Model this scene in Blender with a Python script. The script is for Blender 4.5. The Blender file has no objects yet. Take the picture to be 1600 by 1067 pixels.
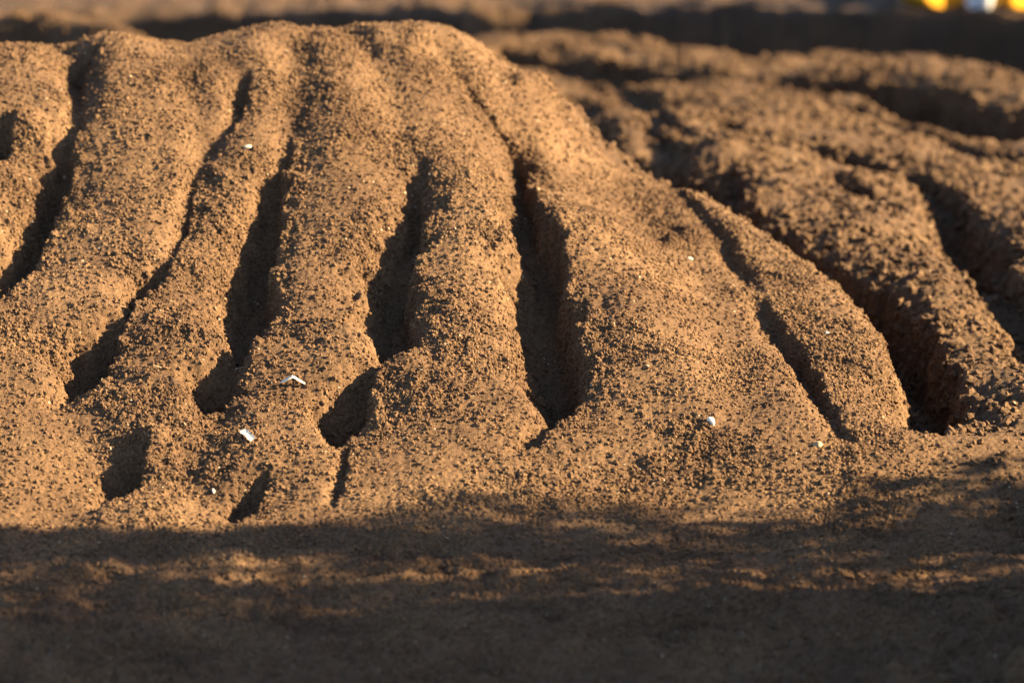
import bpy, math
import numpy as np
from mathutils import Vector

# ------------------------------------------------------------------ scene, camera, light
S = bpy.context.scene
COL = S.collection
CAM_H, PITCH, FPX = 2.6, math.radians(12.0), 6000.0      # focal length in pixels of a 1600 px wide frame (135 mm)
cd = bpy.data.cameras.new('camera'); cam = bpy.data.objects.new('camera', cd); COL.objects.link(cam)
cam.location = (0, 0, CAM_H); cam.rotation_euler = (math.pi/2 - PITCH, 0, 0)
cd.sensor_width = 36; cd.lens = 135; cd.clip_start = .1; cd.clip_end = 3000
cd.dof.use_dof = True; cd.dof.focus_distance = 10.85; cd.dof.aperture_fstop = 1.8
S.camera = cam

SUN_EL, SUN_AZ = math.radians(27), math.radians(2)      # azimuth measured from +X (right of frame) towards +Y (away)
world = bpy.data.worlds.new('World'); S.world = world; world.use_nodes = True
wn = world.node_tree; bg = wn.nodes['Background']
sky = wn.nodes.new('ShaderNodeTexSky'); sky.sky_type = 'NISHITA'; sky.sun_disc = False
sky.sun_elevation = SUN_EL; sky.sun_rotation = math.pi/2 - SUN_AZ
wn.links.new(sky.outputs[0], bg.inputs[0]); bg.inputs[1].default_value = .05
sky.air_density = .8; sky.dust_density = .9
sd = bpy.data.lights.new('sun', 'SUN'); sd.energy = 5.0; sd.angle = math.radians(.5); sd.color = (1, .76, .44)
sun = bpy.data.objects.new('sun', sd); COL.objects.link(sun)
sdir = Vector((math.cos(SUN_EL)*math.cos(SUN_AZ), math.cos(SUN_EL)*math.sin(SUN_AZ), math.sin(SUN_EL)))
sun.rotation_euler = sdir.to_track_quat('Z', 'Y').to_euler(); sun.location = sdir*30
S.view_settings.view_transform = 'Standard'; S.view_settings.look = 'None'
S.view_settings.exposure = 3.2; S.view_settings.gamma = 1

# ------------------------------------------------------------------ helpers
rng = np.random.default_rng(7)
def w3(px, py, Y):
    """the place at distance Y seen in the direction of a photograph pixel"""
    u, v = (px-800)/FPX, (533.5-py)/FPX
    dy, dz = math.cos(PITCH)+v*math.sin(PITCH), -math.sin(PITCH)+v*math.cos(PITCH)
    t = Y/dy
    return np.array((u*t, Y, CAM_H+dz*t))

def hsh(ix, iy, iz, seed):
    h = (ix*np.uint32(374761393) + iy*np.uint32(668265263) + iz*np.uint32(2147483647) + np.uint32(seed*1013904223 & 0xffffffff))
    h = (h ^ (h >> np.uint32(13)))*np.uint32(1274126177)
    h ^= h >> np.uint32(16)
    return h
def noise(x, y, z, scale, seed=0):
    """gradient noise, feature size = scale, about -1..1"""
    x = x/scale+1000; y = y/scale+1000; z = z/scale+1000
    xi, yi, zi = np.floor(x), np.floor(y), np.floor(z)
    fx, fy, fz = (x-xi).astype(np.float32), (y-yi).astype(np.float32), (z-zi).astype(np.float32)
    xi, yi, zi = xi.astype(np.uint32), yi.astype(np.uint32), zi.astype(np.uint32)
    ux, uy, uz = [f*f*f*(f*(f*6-15)+10) for f in (fx, fy, fz)]
    out = None
    acc = 0
    for dx in (0, 1):
        wx = ux if dx else 1-ux
        for dy in (0, 1):
            wy = uy if dy else 1-uy
            for dz in (0, 1):
                wz = uz if dz else 1-uz
                h = hsh(xi+np.uint32(dx), yi+np.uint32(dy), zi+np.uint32(dz), seed)
                gx = (h & np.uint32(255)).astype(np.float32)/127.5-1
                gy = ((h >> np.uint32(8)) & np.uint32(255)).astype(np.float32)/127.5-1
                gz = ((h >> np.uint32(16)) & np.uint32(255)).astype(np.float32)/127.5-1
                acc = acc + wx*wy*wz*(gx*(fx-dx)+gy*(fy-dy)+gz*(fz-dz))
    return acc*1.3
def sstep(a, b, x):
    t = np.clip((x-a)/(b-a), 0, 1); return t*t*(3-2*t)

# ------------------------------------------------------------------ the lie of the land (before the bucket teeth)
CP = []
def cp(*pts):
    for p in pts: CP.append(w3(*p))
def cw(*pts):
    for p in pts: CP.append(np.array(p, float))
# crest of the near mound
cp((-160,78,12.3),(0,74,12.3),(70,76,12.25),(130,62,12.35),(190,52,12.4),(260,62,12.35),(320,60,12.3),(380,50,12.4),(440,36,12.45),(480,48,12.4),
   (535,64,12.35),(570,54,12.45),(610,40,12.5),(650,40,12.55),(705,46,12.6),(745,66,12.65),(790,98,12.65),(850,145,12.65),(900,196,12.6),(940,238,12.55),(1050,284,12.35))
# slope of the mound
for px in (-160, 100, 350, 600, 850):
    cp((px,300,11.45),(px,560,10.55))
cp((1050,420,11.45),(1100,600,10.5),(1250,640,10.35),(950,330,12.0),(1150,520,10.95))
# shoulder that forms the right skyline of the mound
cp((1180,345,12.05),(1300,420,11.65),(1360,465,11.4),(1420,525,11.05),(1440,600,10.65),(1460,700,10.15))
# foot and the near ground
for px in (-200, 100, 400, 700, 1000, 1300, 1600, 1900):
    cp((px,830,9.72),(px,960,9.1),(px,1120,8.45))
# behind the mound
for x in (-3,-2.2,-1.5,-.9,-.3): cw((x,13.4,.35),(x,14.6,.0),(x,16.5,-.15))
# the second ridge and the field of furrows on the right
cp((900,172,14.9),(1000,215,14.2),(1100,258,13.5),(1190,300,12.9),(1260,345,12.6),(1330,385,12.2),(1400,425,11.9),(1470,478,11.5),(1510,560,11.0),(1535,640,10.55),(1600,720,10.1))
cp((1150,195,14.6),(1300,250,13.9),(1420,330,12.9),(1550,430,12.0),(1620,560,11.1),(1750,450,11.8),(1750,650,10.6))
cp((1000,140,16.6),(1250,165,15.7),(1450,230,14.6),(1600,300,13.6),(1750,300,13.6))
cp((850,92,18.0),(1000,112,17.4),(1300,128,16.9),(1450,150,16.3),(1600,185,15.6),(1800,240,14.8))
cp((780,62,19.0),(900,60,18.9),(1000,70,18.5),(1170,95,17.9),(1330,87,17.9),(1500,100,17.3),(1600,128,16.9),(1800,150,16.5))
CP = np.array(CP)
_c = .2
def _phi(d2): return np.sqrt(d2+_c*_c)
_n = len(CP)
_A = np.zeros((_n+3, _n+3))
_A[:_n,:_n] = _phi(((CP[:,None,:2]-CP[None,:,:2])**2).sum(-1)) + np.eye(_n)*-.002
_A[:_n,_n] = _A[_n,:_n] = 1; _A[:_n,_n+1:] = CP[:,:2]; _A[_n+1:,:_n] = CP[:,:2].T
_W = np.linalg.solve(_A, np.concatenate([CP[:,2], np.zeros(3)]))
def base(x, y):
    x = np.asarray(x, float); y = np.asarray(y, float)
    X = np.clip(x, -3.2, 3.4); Y = np.clip(y, 8.2, 19.2)
    r = _W[_n]+_W[_n+1]*X+_W[_n+2]*Y
    for i in range(_n):
        r = r+_W[i]*np.sqrt((X-CP[i,0])**2+(Y-CP[i,1])**2+_c*_c)
    return r
def on_base(px, py):
    """where the line of sight through a photograph pixel first meets the uncarved land"""
    Y = np.arange(8.3, 19.0, .02)
    P = np.array([w3(px, py, a) for a in Y])
    d = P[:,2]-base(P[:,0], P[:,1])
    k = np.argmax(d < 0) if (d < 0).any() else np.argmin(np.where(Y < 13, d, 9))
    return P[k,:2]

# ------------------------------------------------------------------ the sheet of soil: a rectangular grid, fine where it is near
def spaced(segs):
    out = [segs[0][0]]
    for a, b, d in segs:
        n = max(1, int(round((b-a)/d))); out += list(np.linspace(a, b, n+1)[1:])
    return out
def grow(a, b, d, f=1.25):
    out = []; x = a; s = d; sg = 1 if b > a else -1
    while (b-x)*sg > 0:
        s *= f; x += sg*s; out.append(x)
    return out
gx = spaced([(-2.7,-1.62,.03),(-1.62,1.75,.0046),(1.75,2.9,.016),(2.9,9.2,.06)])
gx = sorted(grow(gx[0],-900,.03)) + gx + grow(gx[-1],900,.06)
gy = spaced([(8.0,9.6,.0085),(9.6,12.75,.0052),(12.75,14.0,.012),(14.0,20.6,.014)])
gy = sorted(grow(gy[0],-600,.0085,1.3)) + gy + grow(gy[-1],1800,.014)
gx = np.array(gx); gy = np.array(gy)
NX, NY = len(gx), len(gy)
X, Y = np.meshgrid(gx, gy)                # rows = y
X = X.ravel(); Y = Y.ravel()
Z = base(X, Y)
Zb = Z.copy()
zz = np.zeros_like(X)
# domain warp that makes the lips of the furrows ragged
wa = noise(X, Y, zz, .16, 11)*.024 + noise(X, Y, zz, .06, 12)*.020 + noise(X, Y, zz, .025, 13)*.012
rough = sstep(-.25, .45, noise(X, Y, zz, .35, 31)+.5*noise(X, Y, zz, .12, 32))     # where the soil lies in looser crumbs

def furrow(pts, wall=.16, shoulder=.28, smooth=False, side=1):
    """pts: (px, py, width, depth) of the right-hand lip; the floor lies to its left"""
    global Z, rough
    P = np.array([on_base(p[0], p[1]) for p in pts]); Wd = np.array([p[2] for p in pts]); D = np.array([p[3] for p in pts])
    # resample smoothly
    L = np.concatenate([[0], np.cumsum(np.hypot(*np.diff(P, axis=0).T))])
    if L[-1] < 1e-3: return
    t = np.linspace(0, L[-1], max(8, int(L[-1]/.03)))
    P = np.stack([np.interp(t, L, P[:,0]), np.interp(t, L, P[:,1])], 1); Wd = np.interp(t, L, Wd); D = np.interp(t, L, D)
    k = np.array([1,2,3,2,1])/9.
    for c in (0, 1):
        q = np.pad(P[:,c], 2, mode='edge'); P[1:-1,c] = np.convolve(q, k, 'valid')[1:-1]
    m = .45
    sel = np.where((X > P[:,0].min()-m) & (X < P[:,0].max()+m) & (Y > P[:,1].min()-m) & (Y < P[:,1].max()+m))[0]
    if len(sel) == 0: return
    x, y = X[sel], Y[sel]
    best = np.full(len(sel), 1e9); s = np.zeros(len(sel)); ww = np.zeros(len(sel)); dd = np.zeros(len(sel))
    for i in range(len(P)-1):
        a, b = P[i], P[i+1]; v = b-a; l2 = v@v
        u = ((x-a[0])*v[0]+(y-a[1])*v[1])/l2; uc = np.clip(u, 0, 1)
        ex, ey = x-a[0]-uc*v[0], y-a[1]-uc*v[1]; d = ex*ex+ey*ey
        cr = v[0]*(y-a[1])-v[1]*(x-a[0])         # >0: left of travel direction
        near = d < best
        best[near] = d[near]
        # travelling towards the camera: the picture's left is the right hand of travel
        s[near] = (np.sqrt(d)*np.where(cr < 0, 1, -1))[near]
        ww[near] = (Wd[i]+(Wd[i+1]-Wd[i])*uc)[near]; dd[near] = (D[i]+(D[i+1]-D[i])*uc)[near]
        # beyond the ends the distance along counts as well
        if i == 0 or i == len(P)-2:
            over = np.where(i == 0, -u, u-1)*math.sqrt(l2)
            q = near & (over > 0)
            if i == 0 and i != len(P)-2: dd[q] *= np.clip(1-over[q]/.06, 0, 1)
            else: dd[q] *= np.clip(1-over[q]/.05, 0, 1)
    s = s*side + wa[sel]*np.clip(dd/.08, .25, 1.3)
    q = s/np.maximum(ww, 1e-3)
    f = sstep(-.02, wall, q)*(1-sstep(.5, 1.2, q))
    sh = np.exp(-np.maximum(-s, 0)/.11)*np.exp(-np.maximum(q-1.1, 0)*1.7)*(1-f)
    Z[sel] -= dd*(f + shoulder*1.0*sh)
    rough[sel] = np.maximum(rough[sel], np.clip(1.2*np.exp(-(s/.035)**2)*np.clip(dd/.06, 0, 1), 0, 1))

def swale(pts, depth):
    """broad smooth hollow (or, with a negative depth, a rise); pts: (px, py, half width)"""
    global Z
    P = np.array([on_base(p[0], p[1]) for p in pts]); Wd = np.array([p[2] for p in pts])
    sel = np.where((X > P[:,0].min()-.6) & (X < P[:,0].max()+.6) & (Y > P[:,1].min()-.6) & (Y < P[:,1].max()+.6))[0]
    x, y = X[sel], Y[sel]; best = np.full(len(sel), 1e9); ww = np.ones(len(sel))
    for i in range(len(P)-1):
        a, v = P[i], P[i+1]-P[i]; l2 = max(v@v, 1e-6)
        u = np.clip(((x-a[0])*v[0]+(y-a[1])*v[1])/l2, 0, 1); d = np.hypot(x-a[0]-u*v[0], y-a[1]-u*v[1])
        n = d < best; best[n] = d[n]; ww[n] = (Wd[i]+(Wd[i+1]-Wd[i])*u)[n]
    Z[sel] -= depth*np.exp(-(best/ww)**2)
swale([(100,58,.07),(120,110,.07),(122,180,.06)], .045)
swale([(545,46,.06),(556,62,.05),(600,120,.07),(628,200,.10),(640,290,.10)], .035)
swale([(270,47,.12),(300,120,.08),(312,220,.05)], .03)
swale([(775,100,.06),(805,180,.07),(835,260,.06)], .04)
swale([(482,36,.05),(470,110,.07),(458,190,.07)], .02)
swale([(445,60,.06),(452,150,.08),(462,240,.07)], .025)
swale([(690,70,.06),(735,130,.07),(800,200,.07)], .035)
swale([(340,60,.07),(385,150,.06),(320,240,.06),(295,340,.05)], .025)
swale([(930,330,.09),(1010,470,.12),(1080,620,.12)], -.02)
swale([(1000,300,.08),(1080,400,.09),(1130,520,.09),(1160,640,.08)], .02)
swale([(855,140,.07),(900,200,.05)], -.035)
swale([(95,625,.08),(150,700,.1),(100,800,.1)], .03)
swale([(330,650,.08),(300,720,.08),(330,800,.1)], .03)
swale([(1090,300,.06),(1190,360,.08),(1310,450,.09),(1400,560,.09)], -.03)
swale([(1000,760,.2),(1150,810,.2)], .03)
for (px, py, r_, h_) in ((838,140,.05,.05),(858,158,.035,.04),(815,132,.03,.03),(885,185,.03,.025),(1120,235,.10,.08),(1145,258,.07,.06),(1330,400,.07,.05),(30,200,.05,.05),(1050,372,.03,.02),(235,690,.04,.03),(215,465,.04,.03),(395,525,.03,.02),(640,560,.04,.02)):
    swale([(px, py, r_), (px+4, py+2, r_)], -h_)
# left part of the mound
furrow([(30,180,.07,.00),(28,215,.09,.10),(12,245,.08,.08),(-10,260,.06,.0)])
furrow([(160,66,.08,.02),(146,85,.09,.09),(136,112,.08,.03),(132,180,.06,.01),(122,215,.08,.08),(106,280,.12,.17),(88,350,.15,.17),(45,405,.13,.16),(18,445,.09,.11),(-20,470,.08,.10),(-60,520,.08,.0)])
furrow([(395,100,.05,.0),(388,130,.07,.07),(380,175,.06,.03),(330,225,.04,.0),(306,280,.045,.025),(294,350,.05,.035),(272,398,.04,.015),(250,425,.09,.13),(232,462,.07,.09),(200,490,.04,.03),(182,520,.15,.16),(172,560,.19,.19),(160,595,.16,.12),(95,625,.06,.02)])
furrow([(456,180,.06,.0),(460,225,.07,.035),(458,270,.12,.12),(443,350,.16,.20),(434,430,.19,.22),(428,500,.20,.20),(385,532,.08,.09),(378,560,.17,.17),(372,595,.21,.18),(350,632,.18,.10),(285,648,.06,.0)])
furrow([(668,235,.08,.0),(676,268,.09,.05),(680,300,.12,.13),(665,350,.15,.19),(650,420,.18,.22),(658,480,.20,.21),(655,525,.19,.16),(600,562,.05,.04),(580,610,.17,.17),(572,655,.22,.17),(552,688,.18,.08),(510,702,.1,.0)])
# the deep one in the middle
furrow([(715,95,.05,.01),(740,130,.05,.025),(782,172,.06,.035),(830,225,.09,.10),(858,300,.16,.20),(888,345,.18,.24),(888,400,.20,.25),(906,470,.21,.25),(922,540,.20,.24),(920,595,.19,.21),(905,632,.15,.12),(868,662,.07,.04),(842,688,.06,.05),(800,720,.05,.0)], wall=.24)
# pits at the foot
furrow([(236,695,.09,.05),(230,725,.13,.10),(205,755,.12,.09),(160,785,.08,.02)])
furrow([(420,750,0.066,0.066),(412,775,0.099,0.088),(385,800,0.088,0.033)])
furrow([(545,700,0.033,0.033),(540,760,0.044,0.033),(520,800,0.044,0.000)])
# right flank
furrow([(1030,270,.05,.01),(1075,300,.06,.02),(1130,345,.08,.025),(1165,385,.10,.055),(1190,425,.09,.035),(1200,455,.08,.005),(1220,490,.10,.06),(1262,525,.11,.085),(1290,570,.09,.08),(1302,620,.07,.05),(1325,670,.06,.03),(1345,700,.05,.0)], wall=.3)
# behind the shoulder
furrow([(886,172,.2,.10),(960,205,.26,.22),(1040,232,.26,.28),(1100,255,.26,.31),(1160,288,.26,.34),(1250,338,.26,.36),(1320,378,.25,.36),(1400,412,.25,.36),(1470,470,.23,.35),(1503,540,.21,.32),(1515,600,.21,.30),(1510,640,.21,.25),(1480,675,.16,.05)], wall=.2)
furrow([(1300,255,.1,.0),(1350,275,.14,.09),(1395,298,.14,.08),(1430,330,.1,.0)])
furrow([(1150,185,.12,.05),(1200,205,.16,.10),(1240,215,.16,.09),(1300,225,.16,.11),(1340,235,.18,.13),(1420,260,.18,.13),(1470,272,.15,.09),(1520,310,.18,.15),(1560,365,.20,.16),(1620,430,.2,.16),(1750,560,.3,.2)])
furrow([(960,118,.12,.04),(1050,140,.2,.11),(1160,170,.2,.12),(1200,190,.15,.0)])
furrow([(1280,135,.15,.02),(1380,155,.2,.10),(1480,185,.2,.10),(1650,250,.25,.14)])
furrow([(900,140,.10,.02),(980,158,.14,.07),(1060,185,.12,.05),(1110,212,.1,.0)])
furrow([(1010,175,.10,.02),(1070,205,.16,.08),(1095,240,.1,.02)])
furrow([(880,105,.10,.02),(960,112,.16,.06),(1040,118,.1,.01)])
furrow([(1320,140,.1,.02),(1400,158,.16,.06),(1440,165,.1,.01)])
furrow([(1500,215,.12,.03),(1560,235,.16,.08),(1640,255,.1,.05)])
furrow([(1150,255,.08,.02),(1172,285,.12,.10),(1215,320,.1,.04)])
furrow([(1480,300,.1,.02),(1560,340,.2,.14),(1640,380,.2,.14)])
# long dark trough across the back
furrow([(800,74,.3,.08),(870,76,.35,.13),(1000,88,.4,.18),(1100,104,.4,.2),(1250,108,.4,.2),(1400,112,.45,.24),(1500,128,.45,.24),(1620,165,.5,.26),(1800,200,.5,.26)], wall=.1)

# ------------------------------------------------------------------ far ground: ridges lying across the view, the bank, the plain beyond
def bump_line(pts, w_near, w_far, h):
    """a ridge through world points (x, y, z): steep towards the camera, gentle behind"""
    global Z
    P = np.array(pts, float)
    yy = np.interp(X, P[:,0], P[:,1]); zt = np.interp(X, P[:,0], P[:,2])
    d = Y-yy + wa*.8
    inside = sstep(P[0,0]-.25, P[0,0]+.1, X)*(1-sstep(P[-1,0]-.1, P[-1,0]+.25, X)) if h else 1
    prof = np.where(d < 0, 1-sstep(0, w_near, -d), 1-sstep(0, w_far, d))
    Z = Z + inside*prof*np.maximum(zt-Z, 0)
_R = np.array([w3(780,62,19.0), w3(900,60,18.9), w3(1000,70,18.5), w3(1170,95,17.9), w3(1330,87,17.9), w3(1500,100,17.3), w3(1600,128,16.9), w3(1800,150,16.5)])
far = np.where(X < -.3, sstep(18.6, 19.6, Y), sstep(.12, .75, Y-np.interp(X, _R[:,0], _R[:,1])+wa*2))
Z = Z*(1-far) + far*(-.55)
lf = sstep(13.5, 15.0, Y)*(1-sstep(-.6, -.1, X))
bump_line([w3(-300,15,18.0), w3(0,20,18.0), w3(100,24,17.8), w3(180,40,17.6), w3(245,62,17.5)], .5, 1.0, 1)
bump_line([w3(-400,21,21.1), w3(130,23,21.1), w3(400,19,21.1), w3(560,22,21.1), w3(690,20,21.1), w3(745,22,21.1)], .3, 2.0, 1)
bump_line([w3(-400,9,21.45), w3(130,11,21.45), w3(400,7,21.45), w3(560,10,21.45), w3(690,9,21.45), w3(745,12,21.45)], .3, 2.0, 1)
P_ = np.array([w3(-400,-20,22.5), w3(720,-5,21.6), w3(900,4,21.35), w3(1000,8,21.3), w3(1150,9,21.3), w3(1300,9,21.3), w3(1450,15,21.25), w3(1520,16,21.25), w3(1700,17,21.2)])
ye = np.interp(X, P_[:,0], P_[:,1]); ze = np.interp(X, P_[:,0], P_[:,2])
ze = ze - .041*sstep(.0, .12, Y-ye)
plain = sstep(-.65, 0, Y-ye+wa*1.2)
Z = np.maximum(Z, Z*(1-plain)+plain*ze)
# near ground runs out flat towards and past the camera, and away on both sides
side = sstep(3.2, 9, np.abs(X)); Z = Z*(1-side) + side*(.0)
Z = np.where(Y > 40, 0, Z)
nearf = 1-sstep(2, 8.2, Y); Z = Z*(1-nearf) + nearf*(-.05)
# low swells across the near ground
ng = (1-sstep(9.5, 10.1, Y))
Z += ng*(noise(X*.35, Y, zz, .32, 51)*.035 + noise(X*.6, Y, zz, .14, 52)*.014)

# ------------------------------------------------------------------ soil piled up out of view, added to throw the near shadow
T31 = math.tan(SUN_EL)
hp = np.interp(Y+.03*noise(X, Y, zz, .3, 63), [3.5,5.6,7.5,8.8,9.15,9.4,10.0,10.15,10.3,10.5,10.8,11.0], [0,1.8,3.8,3.8,3.1,1.8,1.7,1.55,1.2,.75,.2,-9])
hp = hp + sstep(0,1,hp)*(.16*noise(X*.4, Y, zz, .35, 61)+.07*noise(X*.4, Y, zz, .12, 62))
Z = np.maximum(Z, np.minimum(hp, 3.8)*1.0 - np.maximum(np.abs(X-4.9)-.3, 0)*1.12)
hp2 = np.interp(Y, [19.2,19.5,19.7,21.4,21.46,21.5,21.56], [0,3,5.7,5.7,5.6,5.3,-1]) + .1*noise(X, Y, zz, .9, 66)  # second pile, added out of view to shade the far bank
Z = np.maximum(Z, hp2 - np.where(np.abs(X-7.9) < .9, (X-7.9)**2*.55, .4455+(np.abs(X-7.9)-.9)*1.7))

# ------------------------------------------------------------------ crumb relief
print('relief', NX, NY)
Z0 = Z.copy()
fine = (sstep(-3.5, -2.6, X)*(1-sstep(2.8, 3.6, X))*sstep(6, 8, Y)*(1-sstep(21, 24, Y)))
n1 = noise(X, Y, Z0, .30, 1); n2 = noise(X, Y, Z0, .12, 2); n3 = noise(X, Y, Z0, .05, 3); n4 = noise(X, Y, Z0, .024, 4); n5 = noise(X, Y, Z0, .012, 5)
n6 = noise(X, Y, Z0, .03, 6)
fld = sstep(0, .25, (Y-np.interp(X, [-3,-.2,.1,.51,.97,1.14,1.3], [13.6,13.4,12.9,12.6,11.95,11.3,10.4])))*sstep(9.9, 10.4, Y)      # the looser, lumpier field
ngr = 1-sstep(9.3, 9.9, Y)
rough = np.clip(rough*1.15-.12 + .2*fld, 0, 1.2); rough = np.maximum(rough, ngr*.4)
n7 = noise(X, Y, Z0, .017, 44); n8 = noise(X, Y, Z0, .0085, 45)
pits = np.clip(-(n7+.3*n8)-.35, 0, 1)*(.5+1.*rough) + np.clip(-(n6+.3*n4)-.48, 0, 1)*(.1+1.7*rough)
lump = np.clip(n3, 0, 1)
rel = n1*(.012+.02*fld) + n2*(.006+.013*fld+.012*ngr) + n3*(.0022+.006*rough+.007*fld+.007*ngr) + lump*.011*rough + (1-2*np.abs(n4))*.0014*(.6+1.6*rough) + n5*.0022*(1.15+1.1*rough) + n8*.0044 - pits*.015
Z = Z + rel*np.clip(fine, .0, 1)
cl = sstep(19, 20.5, Y)*fine
X2 = X + fine*(noise(X, Y, Z0, .05, 7)*.006 + noise(X, Y, Z0, .018, 8)*.004)
Y2 = Y + fine*(noise(X, Y, Z0, .05, 9)*.006 + noise(X, Y, Z0, .018, 10)*.004)
Z = Z + cl*noise(X, Y, Z0, .22, 73)*.05 + cl*noise(X, Y, Z0, .09, 74)*.03
hs = sstep(.25, .9, Z0)*sstep(1.9, 2.7, X)
Z = Z + hs*(noise(X, Y, Z0, .7, 71)*.16+noise(X, Y, Z0, .25, 72)*.09)
X2 = X2 + hs*(noise(X, Y, Z0, 1.1, 75)*.55+noise(X, Y, Z0, .4, 76)*.22+noise(X, Y, Z0, .15, 77)*.07)
Y2 = Y2 + hs*sstep(18, 19, Y)*(noise(X, Y, Z0, 1.0, 78)*.30+noise(X, Y, Z0, .35, 79)*.14)

# ------------------------------------------------------------------ materials
def soil_mat(name='soil', tone=1.0, bump=True):
    m = bpy.data.materials.new(name); m.use_nodes = True; nt = m.node_tree; N = nt.nodes; L = nt.links
    b = N['Principled BSDF']; b.inputs['Roughness'].default_value = .95; b.inputs['Specular IOR Level'].default_value = .15
    tc = N.new('ShaderNodeNewGeometry')      # world position, so crumbs and ground share one colouring
    def nz(scale, detail, rough=.6):
        n = N.new('ShaderNodeTexNoise'); n.inputs['Scale'].default_value = scale; n.inputs['Detail'].default_value = detail; n.inputs['Roughness'].default_value = rough
        L.new(tc.outputs['Position'], n.inputs['Vector']); return n
    a = nz(3.2, 6); c = nz(110, 5, .7); d = nz(420, 3)
    r1 = N.new('ShaderNodeValToRGB'); L.new(c.outputs[0], r1.inputs[0])
    e = r1.color_ramp.elements; e[0].position = .3; e[0].color = (.036, .0215, .0125, 1); e[1].position = .72; e[1].color = (.148, .091, .049, 1)
    el = r1.color_ramp.elements.new(.5); el.color = (.094, .0560, .0300, 1)
    r2 = N.new('ShaderNodeValToRGB'); L.new(a.outputs[0], r2.inputs[0])
    r2.color_ramp.elements[0].position = .35; r2.color_ramp.elements[0].color = (.66*tone, .62*tone, .60*tone, 1)
    r2.color_ramp.elements[1].position = .68; r2.color_ramp.elements[1].color = (1.1*tone, 1.08*tone, 1.02*tone, 1)
    mx = N.new('ShaderNodeMix'); mx.data_type = 'RGBA'; mx.blend_type = 'MULTIPLY'; mx.inputs[0].default_value = 1
    L.new(r1.outputs[0], mx.inputs[6]); L.new(r2.outputs[0], mx.inputs[7])
    # pale mineral grains
    vo = N.new('ShaderNodeTexVoronoi'); vo.inputs['Scale'].default_value = 95; L.new(tc.outputs['Position'], vo.inputs['Vector'])
    sep = N.new('ShaderNodeSeparateColor'); L.new(vo.outputs['Color'], sep.inputs[0])
    m1 = N.new('ShaderNodeMath'); m1.operation = 'GREATER_THAN'; m1.inputs[1].default_value = .991; L.new(sep.outputs[0], m1.inputs[0])
    m2 = N.new('ShaderNodeMath'); m2.operation = 'LESS_THAN'; m2.inputs[1].default_value = .32; L.new(vo.outputs['Distance'], m2.inputs[0])
    m3 = N.new('ShaderNodeMath'); m3.operation = 'MULTIPLY'; L.new(m1.outputs[0], m3.inputs[0]); L.new(m2.outputs[0], m3.inputs[1])
    mg = N.new('ShaderNodeMix'); mg.data_type = 'RGBA'; L.new(m3.outputs[0], mg.inputs[0]); L.new(mx.outputs[2], mg.inputs[6]); mg.inputs[7].default_value = (.27, .22, .15, 1)
    L.new(mg.outputs[2], b.inputs['Base Color'])
    bp = N.new('ShaderNodeBump'); bp.inputs['Strength'].default_value = .9; bp.inputs['Distance'].default_value = .004
    ad = N.new('ShaderNodeMath'); ad.operation = 'ADD'; L.new(c.outputs[0], ad.inputs[0]); L.new(d.outputs[0], ad.inputs[1])
    L.new(ad.outputs[0], bp.inputs['Height']); 
    if bump: L.new(bp.outputs[0], b.inputs['Normal'])
    return m
def plain_mat(name, col, rough=.6, spec=.3, scale=30, var=.12, bump=.0, metallic=0):
    m = bpy.data.materials.new(name); m.use_nodes = True; nt = m.node_tree; N = nt.nodes; L = nt.links
    b = N['Principled BSDF']; b.inputs['Roughness'].default_value = rough; b.inputs['Specular IOR Level'].default_value = spec; b.inputs['Metallic'].default_value = metallic
    tc = N.new('ShaderNodeTexCoord'); n = N.new('ShaderNodeTexNoise'); n.inputs['Scale'].default_value = scale; n.inputs['Detail'].default_value = 5
    L.new(tc.outputs['Object'], n.inputs['Vector'])
    r = N.new('ShaderNodeValToRGB'); L.new(n.outputs[0], r.inputs[0])
    r.color_ramp.elements[0].position = .3; r.color_ramp.elements[0].color = tuple(c*(1-var) for c in col)+(1,)
    r.color_ramp.elements[1].position = .7; r.color_ramp.elements[1].color = tuple(min(1, c*(1+var)) for c in col)+(1,)
    L.new(r.outputs[0], b.inputs['Base Color'])
    if bump:
        bp = N.new('ShaderNodeBump'); bp.inputs['Strength'].default_value = bump; bp.inputs['Distance'].default_value = .01
        L.new(n.outputs[0], bp.inputs['Height']); L.new(bp.outputs[0], b.inputs['Normal'])
    return m
SOIL = soil_mat(); SOIL_FIELD = soil_mat('loose_soil', .78); SOIL_BANK = soil_mat('shade_tinted_soil', .5)  # bank soil darkened to build its shade into the colour
CRUMB = soil_mat('soil_crumb', 1.0, False); CRUMB_FIELD = soil_mat('loose_soil_crumb', .78, False)

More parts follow.
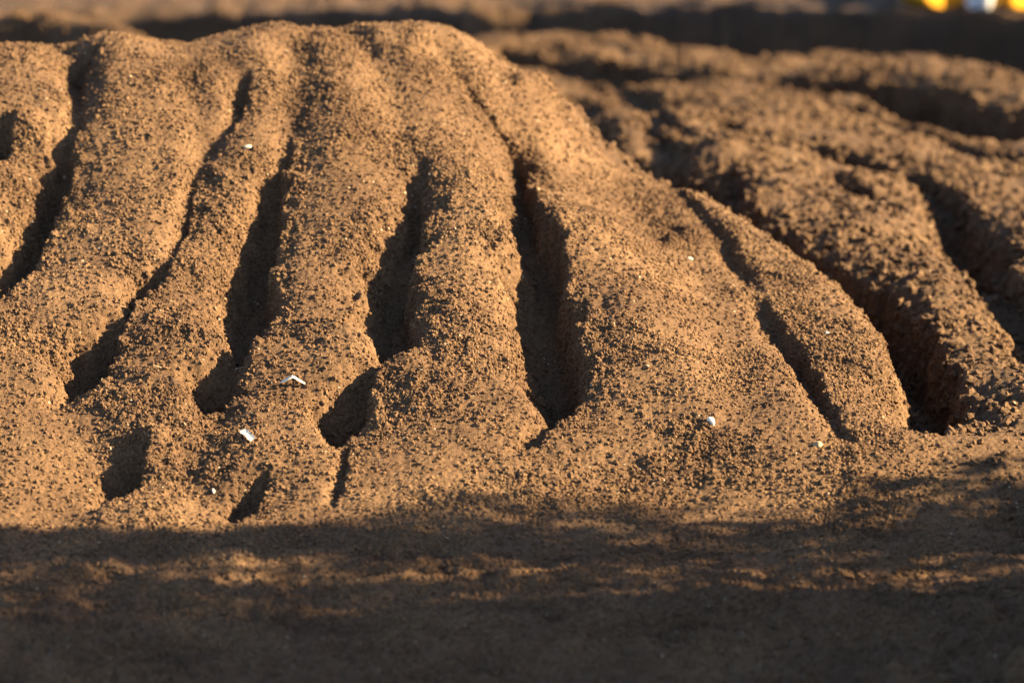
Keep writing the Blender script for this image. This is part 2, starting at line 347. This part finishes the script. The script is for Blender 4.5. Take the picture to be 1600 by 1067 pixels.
# ------------------------------------------------------------------ crumbs lying on the soil (geometry nodes, on the soil objects themselves)
def crumb_nodes(name, density, smin, smax, seed, mat):
    g = bpy.data.node_groups.new(name, 'GeometryNodeTree'); N = g.nodes; L = g.links
    g.interface.new_socket('Geometry', in_out='INPUT', socket_type='NodeSocketGeometry')
    g.interface.new_socket('Geometry', in_out='OUTPUT', socket_type='NodeSocketGeometry')
    gi = N.new('NodeGroupInput'); go = N.new('NodeGroupOutput')
    ds = N.new('GeometryNodeDistributePointsOnFaces'); L.new(gi.outputs[0], ds.inputs['Mesh']); ds.inputs['Seed'].default_value = seed
    at = N.new('GeometryNodeInputNamedAttribute'); at.data_type = 'FLOAT'; at.inputs['Name'].default_value = 'crumbs'
    mu = N.new('ShaderNodeMath'); mu.operation = 'MULTIPLY'; mu.inputs[1].default_value = density
    L.new(at.outputs['Attribute'], mu.inputs[0]); L.new(mu.outputs[0], ds.inputs['Density'])
    jo = N.new('GeometryNodeJoinGeometry')
    for k in range(4):
        ic = N.new('GeometryNodeMeshIcoSphere'); ic.inputs['Radius'].default_value = 1; ic.inputs['Subdivisions'].default_value = 2
        sp = N.new('GeometryNodeSetPosition'); L.new(ic.outputs['Mesh'], sp.inputs['Geometry'])
        po = N.new('GeometryNodeInputPosition'); ad = N.new('ShaderNodeVectorMath'); ad.operation = 'ADD'; ad.inputs[1].default_value = (k*7.3, k*3.1, 2.2+k)
        L.new(po.outputs[0], ad.inputs[0])
        nz = N.new('ShaderNodeTexNoise'); nz.inputs['Scale'].default_value = 1.1; nz.inputs['Detail'].default_value = 3; L.new(ad.outputs[0], nz.inputs['Vector'])
        sb = N.new('ShaderNodeVectorMath'); sb.operation = 'SUBTRACT'; sb.inputs[1].default_value = (.5, .5, .5); L.new(nz.outputs['Color'], sb.inputs[0])
        sc = N.new('ShaderNodeVectorMath'); sc.operation = 'SCALE'; sc.inputs['Scale'].default_value = 2.4; L.new(sb.outputs[0], sc.inputs[0])
        L.new(sc.outputs[0], sp.inputs['Offset'])
        gi2 = N.new('GeometryNodeGeometryToInstance'); L.new(sp.outputs[0], gi2.inputs[0]); L.new(gi2.outputs[0], jo.inputs[0])
    io = N.new('GeometryNodeInstanceOnPoints'); L.new(ds.outputs['Points'], io.inputs['Points']); L.new(jo.outputs[0], io.inputs['Instance'])
    io.inputs['Pick Instance'].default_value = True
    rr = N.new('FunctionNodeRandomValue'); rr.data_type = 'FLOAT_VECTOR'; rr.inputs[0].default_value = (0,0,0); rr.inputs[1].default_value = (6.283,)*3; rr.inputs['Seed'].default_value = seed+1
    L.new(rr.outputs[0], io.inputs['Rotation'])
    rs = N.new('FunctionNodeRandomValue'); rs.data_type = 'FLOAT'; rs.inputs['Seed'].default_value = seed+2
    pw = N.new('ShaderNodeMath'); pw.operation = 'POWER'; pw.inputs[1].default_value = 4.2; L.new(rs.outputs[1], pw.inputs[0])
    mr = N.new('ShaderNodeMapRange'); mr.inputs['To Min'].default_value = smin; mr.inputs['To Max'].default_value = smax; L.new(pw.outputs[0], mr.inputs['Value'])
    rv = N.new('FunctionNodeRandomValue'); rv.data_type = 'FLOAT_VECTOR'; rv.inputs[0].default_value = (.7,.7,.5); rv.inputs[1].default_value = (1.3,1.2,1.); rv.inputs['Seed'].default_value = seed+3
    vs = N.new('ShaderNodeVectorMath'); vs.operation = 'SCALE'; L.new(rv.outputs[0], vs.inputs[0]); L.new(mr.outputs[0], vs.inputs['Scale']); L.new(vs.outputs[0], io.inputs['Scale'])
    sm = N.new('GeometryNodeSetMaterial'); sm.inputs['Material'].default_value = mat; L.new(io.outputs[0], sm.inputs[0])
    j2 = N.new('GeometryNodeJoinGeometry'); L.new(gi.outputs[0], j2.inputs[0]); L.new(sm.outputs[0], j2.inputs[0]); L.new(j2.outputs[0], go.inputs[0])
    return g
G_FINE = crumb_nodes('fine crumbs', 44000, .0008, .0072, 3, CRUMB)
G_FAR = crumb_nodes('far crumbs', 2600, .004, .019, 9, CRUMB_FIELD)

V = np.stack([X2, Y2, Z], 1).astype(np.float32)
ii = np.arange(NY-1)[:,None]*NX + np.arange(NX-1)[None,:]
ii = ii.ravel()
Q = np.stack([ii, ii+1, ii+1+NX, ii+NX], 1)
fxc = .25*(X[Q].sum(1)); fyc = .25*(Y[Q].sum(1))
slopeY = np.interp(fxc, [-3, 1.4, 2.0], [9.72, 9.72, 9.6])
ridge_x = [w3(850,145,12.65)[0], w3(1050,284,12.35)[0], w3(1300,420,11.65)[0], w3(1420,525,11.05)[0], w3(1460,700,10.15)[0], 1.3]
ridge_y = [12.65, 12.35, 11.65, 11.05, 10.15, 9.7]
back = np.interp(fxc, ridge_x, ridge_y, left=13.6) + .06
reg = np.zeros(len(Q), int)                                # 0 near ground
reg[(fyc > slopeY)] = 2                                    # 2 furrowed field
reg[(fyc > slopeY) & (fyc < back) & (fxc > -3.2) & (fxc < 1.45)] = 1    # 1 mound
yef = np.interp(fxc, P_[:,0], P_[:,1])
reg[(fyc > np.minimum(yef-.75, 20.9)) | (np.abs(fxc) > 12)] = 3          # 3 far ground and bank
reg[(np.abs(fxc) > 12) & (fyc <= 9.7)] = 0
reg[(fxc > 2.6) & (fxc < 8) & (fyc > 3.5) & (fyc < 9.65)] = 4
dens = fine*(.32+.95*rough)*(.55+.45*sstep(-.4, .5, noise(X, Y, zz, .2, 91)))
def soil_piece(name, k, nodes, mat):
    q = Q[reg == k]; ids, inv = np.unique(q.ravel(), return_inverse=True)
    v = V[ids]; n = len(q)
    me = bpy.data.meshes.new(name)
    me.vertices.add(len(v)); me.vertices.foreach_set('co', v.ravel())
    me.loops.add(n*4); me.loops.foreach_set('vertex_index', inv.astype(np.int32).ravel())
    me.polygons.add(n); me.polygons.foreach_set('loop_start', np.arange(0, n*4, 4, dtype=np.int32))
    me.update(calc_edges=True); me.materials.append(mat)
    me.polygons.foreach_set('use_smooth', np.ones(n, bool))
    a = me.attributes.new('crumbs', 'FLOAT', 'POINT'); a.data.foreach_set('value', dens[ids].astype(np.float32))
    o = bpy.data.objects.new(name, me); COL.objects.link(o)
    o['kind'] = 'structure'
    if nodes:
        md = o.modifiers.new('crumbs', 'NODES'); md.node_group = nodes
    return o
soil_piece('ground', 0, G_FINE, SOIL)
soil_piece('mound', 1, G_FINE, SOIL)
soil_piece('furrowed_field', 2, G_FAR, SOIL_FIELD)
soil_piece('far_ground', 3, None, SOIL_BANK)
soil_piece('shadow_heap', 4, None, SOIL)

# ------------------------------------------------------------------ finding the finished surface
ZG = Z.reshape(NY, NX)
def height(x, y):
    i = int(np.clip(np.searchsorted(gx, x)-1, 0, NX-2)); j = int(np.clip(np.searchsorted(gy, y)-1, 0, NY-2))
    u = (x-gx[i])/(gx[i+1]-gx[i]); v = (y-gy[j])/(gy[j+1]-gy[j])
    return ZG[j,i]*(1-u)*(1-v)+ZG[j,i+1]*u*(1-v)+ZG[j+1,i]*(1-u)*v+ZG[j+1,i+1]*u*v
def place(px, py):
    y = 8.3
    while y < 22:
        p = w3(px, py, y)
        if p[2] < height(p[0], p[1]): break
        y += .004
    e = .03
    n = Vector((-(height(p[0]+e, p[1])-height(p[0]-e, p[1]))/(2*e), -(height(p[0], p[1]+e)-height(p[0], p[1]-e))/(2*e), 1)).normalized()
    return Vector((p[0], p[1], height(p[0], p[1]))), n

# ------------------------------------------------------------------ small things
def link(name, verts, faces, mats, parent=None, smooth=False, bevel=0, fm=None):
    me = bpy.data.meshes.new(name); me.from_pydata([tuple(v) for v in verts], [], faces); me.update()
    for m in (mats if isinstance(mats, list) else [mats]): me.materials.append(m)
    if smooth: me.polygons.foreach_set('use_smooth', [True]*len(me.polygons))
    o = bpy.data.objects.new(name, me); COL.objects.link(o); o.parent = parent
    if bevel:
        b = o.modifiers.new('bevel', 'BEVEL'); b.width = bevel; b.segments = 3; b.limit_method = 'ANGLE'
    return o
def tag(o, label, cat, group=None):
    o['label'] = label; o['category'] = cat
    if group: o['group'] = group
    return o
WHITE = plain_mat('white paper', (.50,.45,.36), .7, .3, 60, .08)
PALE = plain_mat('pale stone', (.34,.31,.26), .8, .3, 90, .25, .4)
TAN = plain_mat('tan stone', (.24,.18,.11), .9, .2, 90, .3, .4)
STRAW = plain_mat('straw', (.30,.24,.14), .8, .3, 90, .2)

def sheet(name, outline, bend, thick, mat):
    """a thin torn sheet: outline points (x, y), bend(x, y) -> z"""
    n = len(outline); cx = sum(p[0] for p in outline)/n; cy = sum(p[1] for p in outline)/n
    top = []; rings = [1, .66, .33]
    for r in rings:
        for (x, y) in outline:
            a, b = cx+(x-cx)*r, cy+(y-cy)*r; top.append((a, b, bend(a, b)))
    top.append((cx, cy, bend(cx, cy)))
    m = len(top); vs = top+[(a, b, c-thick) for a, b, c in top]; fs = []
    for k in range(len(rings)-1):
        for i in range(n):
            j = (i+1) % n; f = (k*n+i, k*n+j, (k+1)*n+j, (k+1)*n+i); fs.append(f); fs.append(tuple(m+q for q in reversed(f)))
    for i in range(n):
        j = (i+1) % n; k = (len(rings)-1)*n; fs.append((k+i, k+j, m-1)); fs.append((m+m-1, m+k+j, m+k+i)); fs.append((i, m+i, m+j, j))
    return link(name, vs, fs, mat)
def stand(o, px, py, rot, lift=0):
    p, n = place(px, py); o.location = p+n*lift
    if 'scrap' in o.name: o.scale = (1.05, 1.1, 1.0)
    q = Vector((0,0,1)).rotation_difference(n); o.rotation_mode = 'QUATERNION'
    from mathutils import Quaternion
    o.rotation_quaternion = q @ Quaternion((0,0,1), math.radians(rot)); return o
# torn strip, lies pointing down the slope to the right
o = sheet('paper_scrap', [(-.031,-.006),(-.027,.008),(-.012,.0085),(.006,.0075),(.022,.010),(.030,.006),(.026,.001),(.031,-.005),(.018,-.0085),(.004,-.007),(-.012,-.0095),(-.022,-.011)], lambda x, y: .003*math.cos(x*60)+.5*max(0,y-.002)-.002, .0009, WHITE)
tag(stand(o, 387, 684, -60, .010), 'torn strip of white paper lying flat below the folded white scrap', 'paper scrap')
o = sheet('folded_scrap', [(-.033,-.003),(-.018,.005),(0,.009),(.006,.010),(.020,.005),(.036,.000),(.035,-.006),(.018,-.003),(.004,-.001),(-.010,-.008),(-.022,-.009)], lambda x, y: .020-.62*abs(x-.001)-.25*y, .0009, WHITE)
tag(stand(o, 456, 600, -2, .006), 'white scrap folded like a small roof with a shadow beneath it', 'paper scrap')
def pebble(name, px, py, r, ax, seed, mat, label, rot=0, cat='pebble', lift=.35):
    g = np.random.default_rng(seed); vs = []; fs = []; nu, nv = 14, 8
    f = [g.uniform(.8, 1.2) for _ in range(6)]
    def rad(d): return 1+.16*math.sin(d[0]*2.6*f[0]+seed)+.13*math.sin(d[1]*3.1*f[1]+2*seed)+.12*math.cos(d[2]*3.7*f[2]+seed)+.05*math.sin(d[0]*9+d[1]*7)
    for i in range(nv+1):
        for j in range(nu):
            t = math.pi*i/nv; q = 2*math.pi*j/nu; d = (math.sin(t)*math.cos(q), math.sin(t)*math.sin(q), math.cos(t)); k = rad(d)*r
            vs.append((d[0]*k*ax[0], d[1]*k*ax[1], d[2]*k*ax[2]))
    for i in range(nv):
        for j in range(nu): fs.append((i*nu+j, (i+1)*nu+j, (i+1)*nu+(j+1)%nu, i*nu+(j+1)%nu))
    o = link(name, vs, fs, mat, smooth=True); stand(o, px, py, rot, r*ax[2]*lift); return tag(o, label, cat)
pebble('pebble', 1112, 661, .0125, (.85,1.25,.8), 3, WHITE, 'largest bright white pebble on the lower right slope', 25)
pebble('pebble', 1078, 406, .0065, (1.1,.9,.8), 4, WHITE, 'small white pebble on the open slope left of the shallow right-hand groove')
pebble('pebble', 387, 231, .0085, (1.2,.8,.7), 5, PALE, 'pale pebble high on the mound between two thin grooves', 20)
pebble('pebble', 1269, 629, .0075, (.7,1.3,.7), 6, PALE, 'pale upright chip beside the lower end of the shallow right-hand groove')
pebble('pebble', 1277, 697, .0125, (1.1,.9,.7), 7, TAN, 'tan rounded stone half sunk below the lower end of the shallow right-hand groove')
pebble('pebble', 1012, 574, .006, (1.2,.8,.7), 8, PALE, 'tiny pale pebble right of the deep middle groove')
pebble('pebble', 334, 769, .0065, (.8,1.1,.8), 9, PALE, 'tiny pale pebble near the foot of the mound between two small pits')
pebble('pebble', 1292, 522, .0055, (1.1,.9,.8), 10, PALE, 'tiny pale pebble on the ridge left of the wide black groove')
for k, (px, py, a, l, t) in enumerate(((246,577,-15,.012,'short straw bit on the ridge right of the left-hand pit'), (372,578,40,.010,'short straw bit at the upper lip of the pit below the long dark groove'), (160,598,-50,.011,'short straw bit beside the left-hand pit'))):
    o = sheet('straw_bit', [(-l,-.0012),(-l,.0010),(-.3*l,.0016),(l,.0012),(l,-.0009),(.2*l,-.0016)], lambda x, y: .001-6*x*x, .0012, STRAW)
    tag(stand(o, px, py, a, .004), t, 'straw')

# ------------------------------------------------------------------ unseen bush added beyond the right edge to dapple the near shade
LEAF = plain_mat('leaf', (.045,.07,.02), .6, .3, 12, .3)
BARK = plain_mat('bark', (.09,.06,.04), .9, .2, 30, .3)
g = np.random.default_rng(21); vs = []; fs = []
n = 0
while n < 15000:
    x, y, z = g.uniform(4.4, 5.4), g.uniform(8.7, 10.3), g.uniform(1.6, 3.95)
    lim = 9.86 - .07*(1.9 < z < 2.40) + .22*math.exp(-((z-2.5)/.09)**2) + .95*max(0, 2.1-z) + .06*(z > 2.8) + .03*math.sin(z*11)  # crown outline shaped to set the shadow edge on the ground
    if y > lim: continue
    p = 1.
    if 9.52 < y < 9.71: p = .21+.12*math.sin(z*7+y*9)
    elif 9.70 < y < 9.76 and z < 2.5: p = .3
    elif y < 9.50: p = (.42+.18*math.sin(y*14+5*z)) if y > 9.1 else .6
    if g.random() > p: continue
    d = g.normal(size=3); d /= np.linalg.norm(d); e = np.cross(d, g.normal(size=3)); e /= np.linalg.norm(e); L_ = g.uniform(.025,.045); W_ = L_*.42
    c = np.array((x, y, z)); b = len(vs); nn = np.cross(d, e)*.15*L_
    vs += [c-d*L_, c-e*W_+nn, c+d*L_, c+e*W_+nn]; fs += [(b, b+1, b+2), (b, b+2, b+3)]; n += 1
sh = bpy.data.objects.new('shadow_shrub', None); COL.objects.link(sh); sh.location = (0,0,0)
tag(sh, 'leafy bush added out of view beyond the right edge for its shade', 'shadow_shrub')
link('shade_foliage', vs, fs, LEAF, sh)
vs = []; fs = []
for k in range(26):
    a = np.array((4.9+g.uniform(-.15,.15), g.uniform(8.9,9.8), height(4.9, 9.4)-.3)); b_ = a+np.array((g.uniform(-.3,.3), g.uniform(-.2,.1), g.uniform(1.2,2.2)))
    st = len(vs)
    for t_, r_ in ((0,.016),(.5,.010),(1,.003)):
        c = a+(b_-a)*t_+np.array((.05*math.sin(3*t_+k),0,0))
        for j in range(5): vs.append(c+np.array((math.cos(j*1.2566),math.sin(j*1.2566),0))*r_)
    for q_ in range(2):
        for j in range(5): fs.append((st+q_*5+j, st+q_*5+(j+1)%5, st+q_*5+5+(j+1)%5, st+q_*5+5+j))
link('shade_stem', vs, fs, BARK, sh)

# ------------------------------------------------------------------ the machine on the far bank
YEL = plain_mat('yellow paint', (.62,.30,.012), .45, .4, 8, .08)
BLK = plain_mat('black rubber', (.02,.02,.02), .8, .3, 20, .2)
GRY = plain_mat('grey steel', (.16,.16,.16), .4, .5, 20, .15, 0, .7)
GLS = plain_mat('dark glass', (.02,.025,.03), .08, .6, 5, .1)
BAG = plain_mat('white woven bag', (.50,.50,.52), .8, .2, 14, .08, .3)
def box(name, c, d, mat, parent, bevel=.01, rot=0):
    x, y, z = [q/2 for q in d]
    vs = [(i*x, j*y, k*z) for k in (-1,1) for j in (-1,1) for i in (-1,1)]
    o = link(name, vs, [(0,2,3,1),(4,5,7,6),(0,1,5,4),(2,6,7,3),(0,4,6,2),(1,3,7,5)], mat, parent, bevel=bevel)
    o.location = c; o.rotation_euler = (0, rot, 0); return o
def prism(name, prof, y0, y1, mat, parent, bevel=.006):
    """profile in x-z pushed along y"""
    n = len(prof); vs = [(x, y0, z) for x, z in prof]+[(x, y1, z) for x, z in prof]
    fs = [tuple(range(n)), tuple(range(2*n-1, n-1, -1))]+[(i, n+i, n+(i+1)%n, (i+1)%n) for i in range(n)]
    return link(name, vs, fs, mat, parent, bevel=bevel)
def beam(name, pts, w, y0, y1, mat, parent):
    up, dn = [], []
    for i, (x, z) in enumerate(pts):
        a = pts[max(0, i-1)]; b = pts[min(len(pts)-1, i+1)]; l = math.hypot(b[0]-a[0], b[1]-a[1]); nx, nz = -(b[1]-a[1])/l, (b[0]-a[0])/l
        up.append((x+nx*w[i]/2, z+nz*w[i]/2)); dn.append((x-nx*w[i]/2, z-nz*w[i]/2))
    return prism(name, up+dn[::-1], y0, y1, mat, parent)
pe = w3(1474, 9, 21.62); ZP = height(pe[0], 21.62)
ex = bpy.data.objects.new('mini_excavator', None); COL.objects.link(ex); ex.location = (pe[0], 21.62, ZP)
tag(ex, 'bright yellow mini excavator on the far bank in the top right corner', 'excavator')
# bucket: rounded shell, its belly on the ground
prof = [(-.12,.30),(-.135,.16),(-.115,.07),(-.07,.018),(-.01,.0),(.06,.012),(.11,.05),(.125,.10),(.11,.30)]
bk = prism('bucket', prof, -.02, .30, YEL, ex, .012); bk.rotation_euler.z = math.radians(25); bk.scale.x = 1.25
for k in range(3): box('bucket_tooth', (.135, .02+k*.12, .09), (.05,.035,.03), GRY, bk, .004, -.4)
beam('dipper_arm', [(-.02,.30),(.10,.75),(.25,1.25)], [.10,.15,.10], .08, .18, YEL, ex)
beam('boom', [(.25,1.25),(.65,1.62),(1.05,1.35),(1.25,.75)], [.11,.17,.18,.15], .06, .20, YEL, ex)
beam('hydraulic_ram', [(.35,1.45),(.75,1.78)], [.05,.05], .10,.16, GRY, ex)
beam('blade_arm', [(.20,.34),(.255,.20),(.30,.02)], [.05,.07,.10], .02, .10, YEL, ex)
beam('hose', [(.335,.0),(.335,.30),(.36,.6)], [.02,.02,.02], .03, .05, BLK, ex)
prism('blade', [(.37,.02),(.42,-.005),(.95,-.005),(1.25,.0),(1.27,.30),(.38,.32)], -.02, .06, YEL, ex, .015)
bl = [o for o in ex.children if o.name.startswith('blade') and 'arm' not in o.name][0]; bl.rotation_euler.z = math.radians(25); bl.location = (.37-.37*math.cos(math.radians(25)), -.37*math.sin(math.radians(25)), 0)
for dy in (.35, 1.05):
    bt = prism('track', [(.55,.08),(.65,.0),(1.85,.0),(1.98,.08),(2.02,.20),(1.92,.33),(.62,.33),(.52,.2)], dy, dy+.22, BLK, ex, .02)
    for k in range(4): box('roller', (.75+k*.35, dy-.015, .13), (.12,.03,.12), GRY, bt, .03)
prism('body', [(.75,.42),(2.1,.42),(2.2,.6),(2.15,1.05),(1.35,1.1),(.75,.75)], .30, 1.35, YEL, ex, .04)
cb = prism('cab', [(.95,1.05),(1.55,1.1),(1.55,2.2),(1.0,2.25),(.85,1.6)], .70, 1.35, YEL, ex, .03)
prism('window', [(1.0,1.25),(1.48,1.25),(1.48,2.1),(1.03,2.1),(.93,1.6)], .685, .70, GLS, cb, .0)
# bulk bag between bucket and blade
pb = w3(1530, 6, 21.46); zb = height(pb[0], 21.46)
vs = []; fs = []; nu = 28; lev = [(0,.80),(.03,.93),(.10,1.0),(.25,1.04),(.42,1.02),(.55,.95),(.62,.80),(.64,.45)]
for k, (z, r) in enumerate(lev):
    for j in range(nu):
        a = 2*math.pi*j/nu; c, s_ = math.cos(a), math.sin(a); sq = (abs(c)**4+abs(s_)**4)**-.25
        rr_ = r*sq*(1+.03*math.sin(5*a+k)); vs.append((.17*rr_*c, .2*rr_*s_, z))
for k in range(len(lev)-1):
    for j in range(nu): fs.append((k*nu+j, k*nu+(j+1)%nu, (k+1)*nu+(j+1)%nu, (k+1)*nu+j))
fs.append(tuple(range(nu-1, -1, -1))); fs.append(tuple((len(lev)-1)*nu+j for j in range(nu)))
bg_o = link('sack', vs, fs, BAG, smooth=True); bg_o.location = (pb[0], 21.46, zb-.005); bg_o.scale = (.42,.3,.5)
tag(bg_o, 'small white sack standing beside the yellow bucket on the far bank', 'bag')
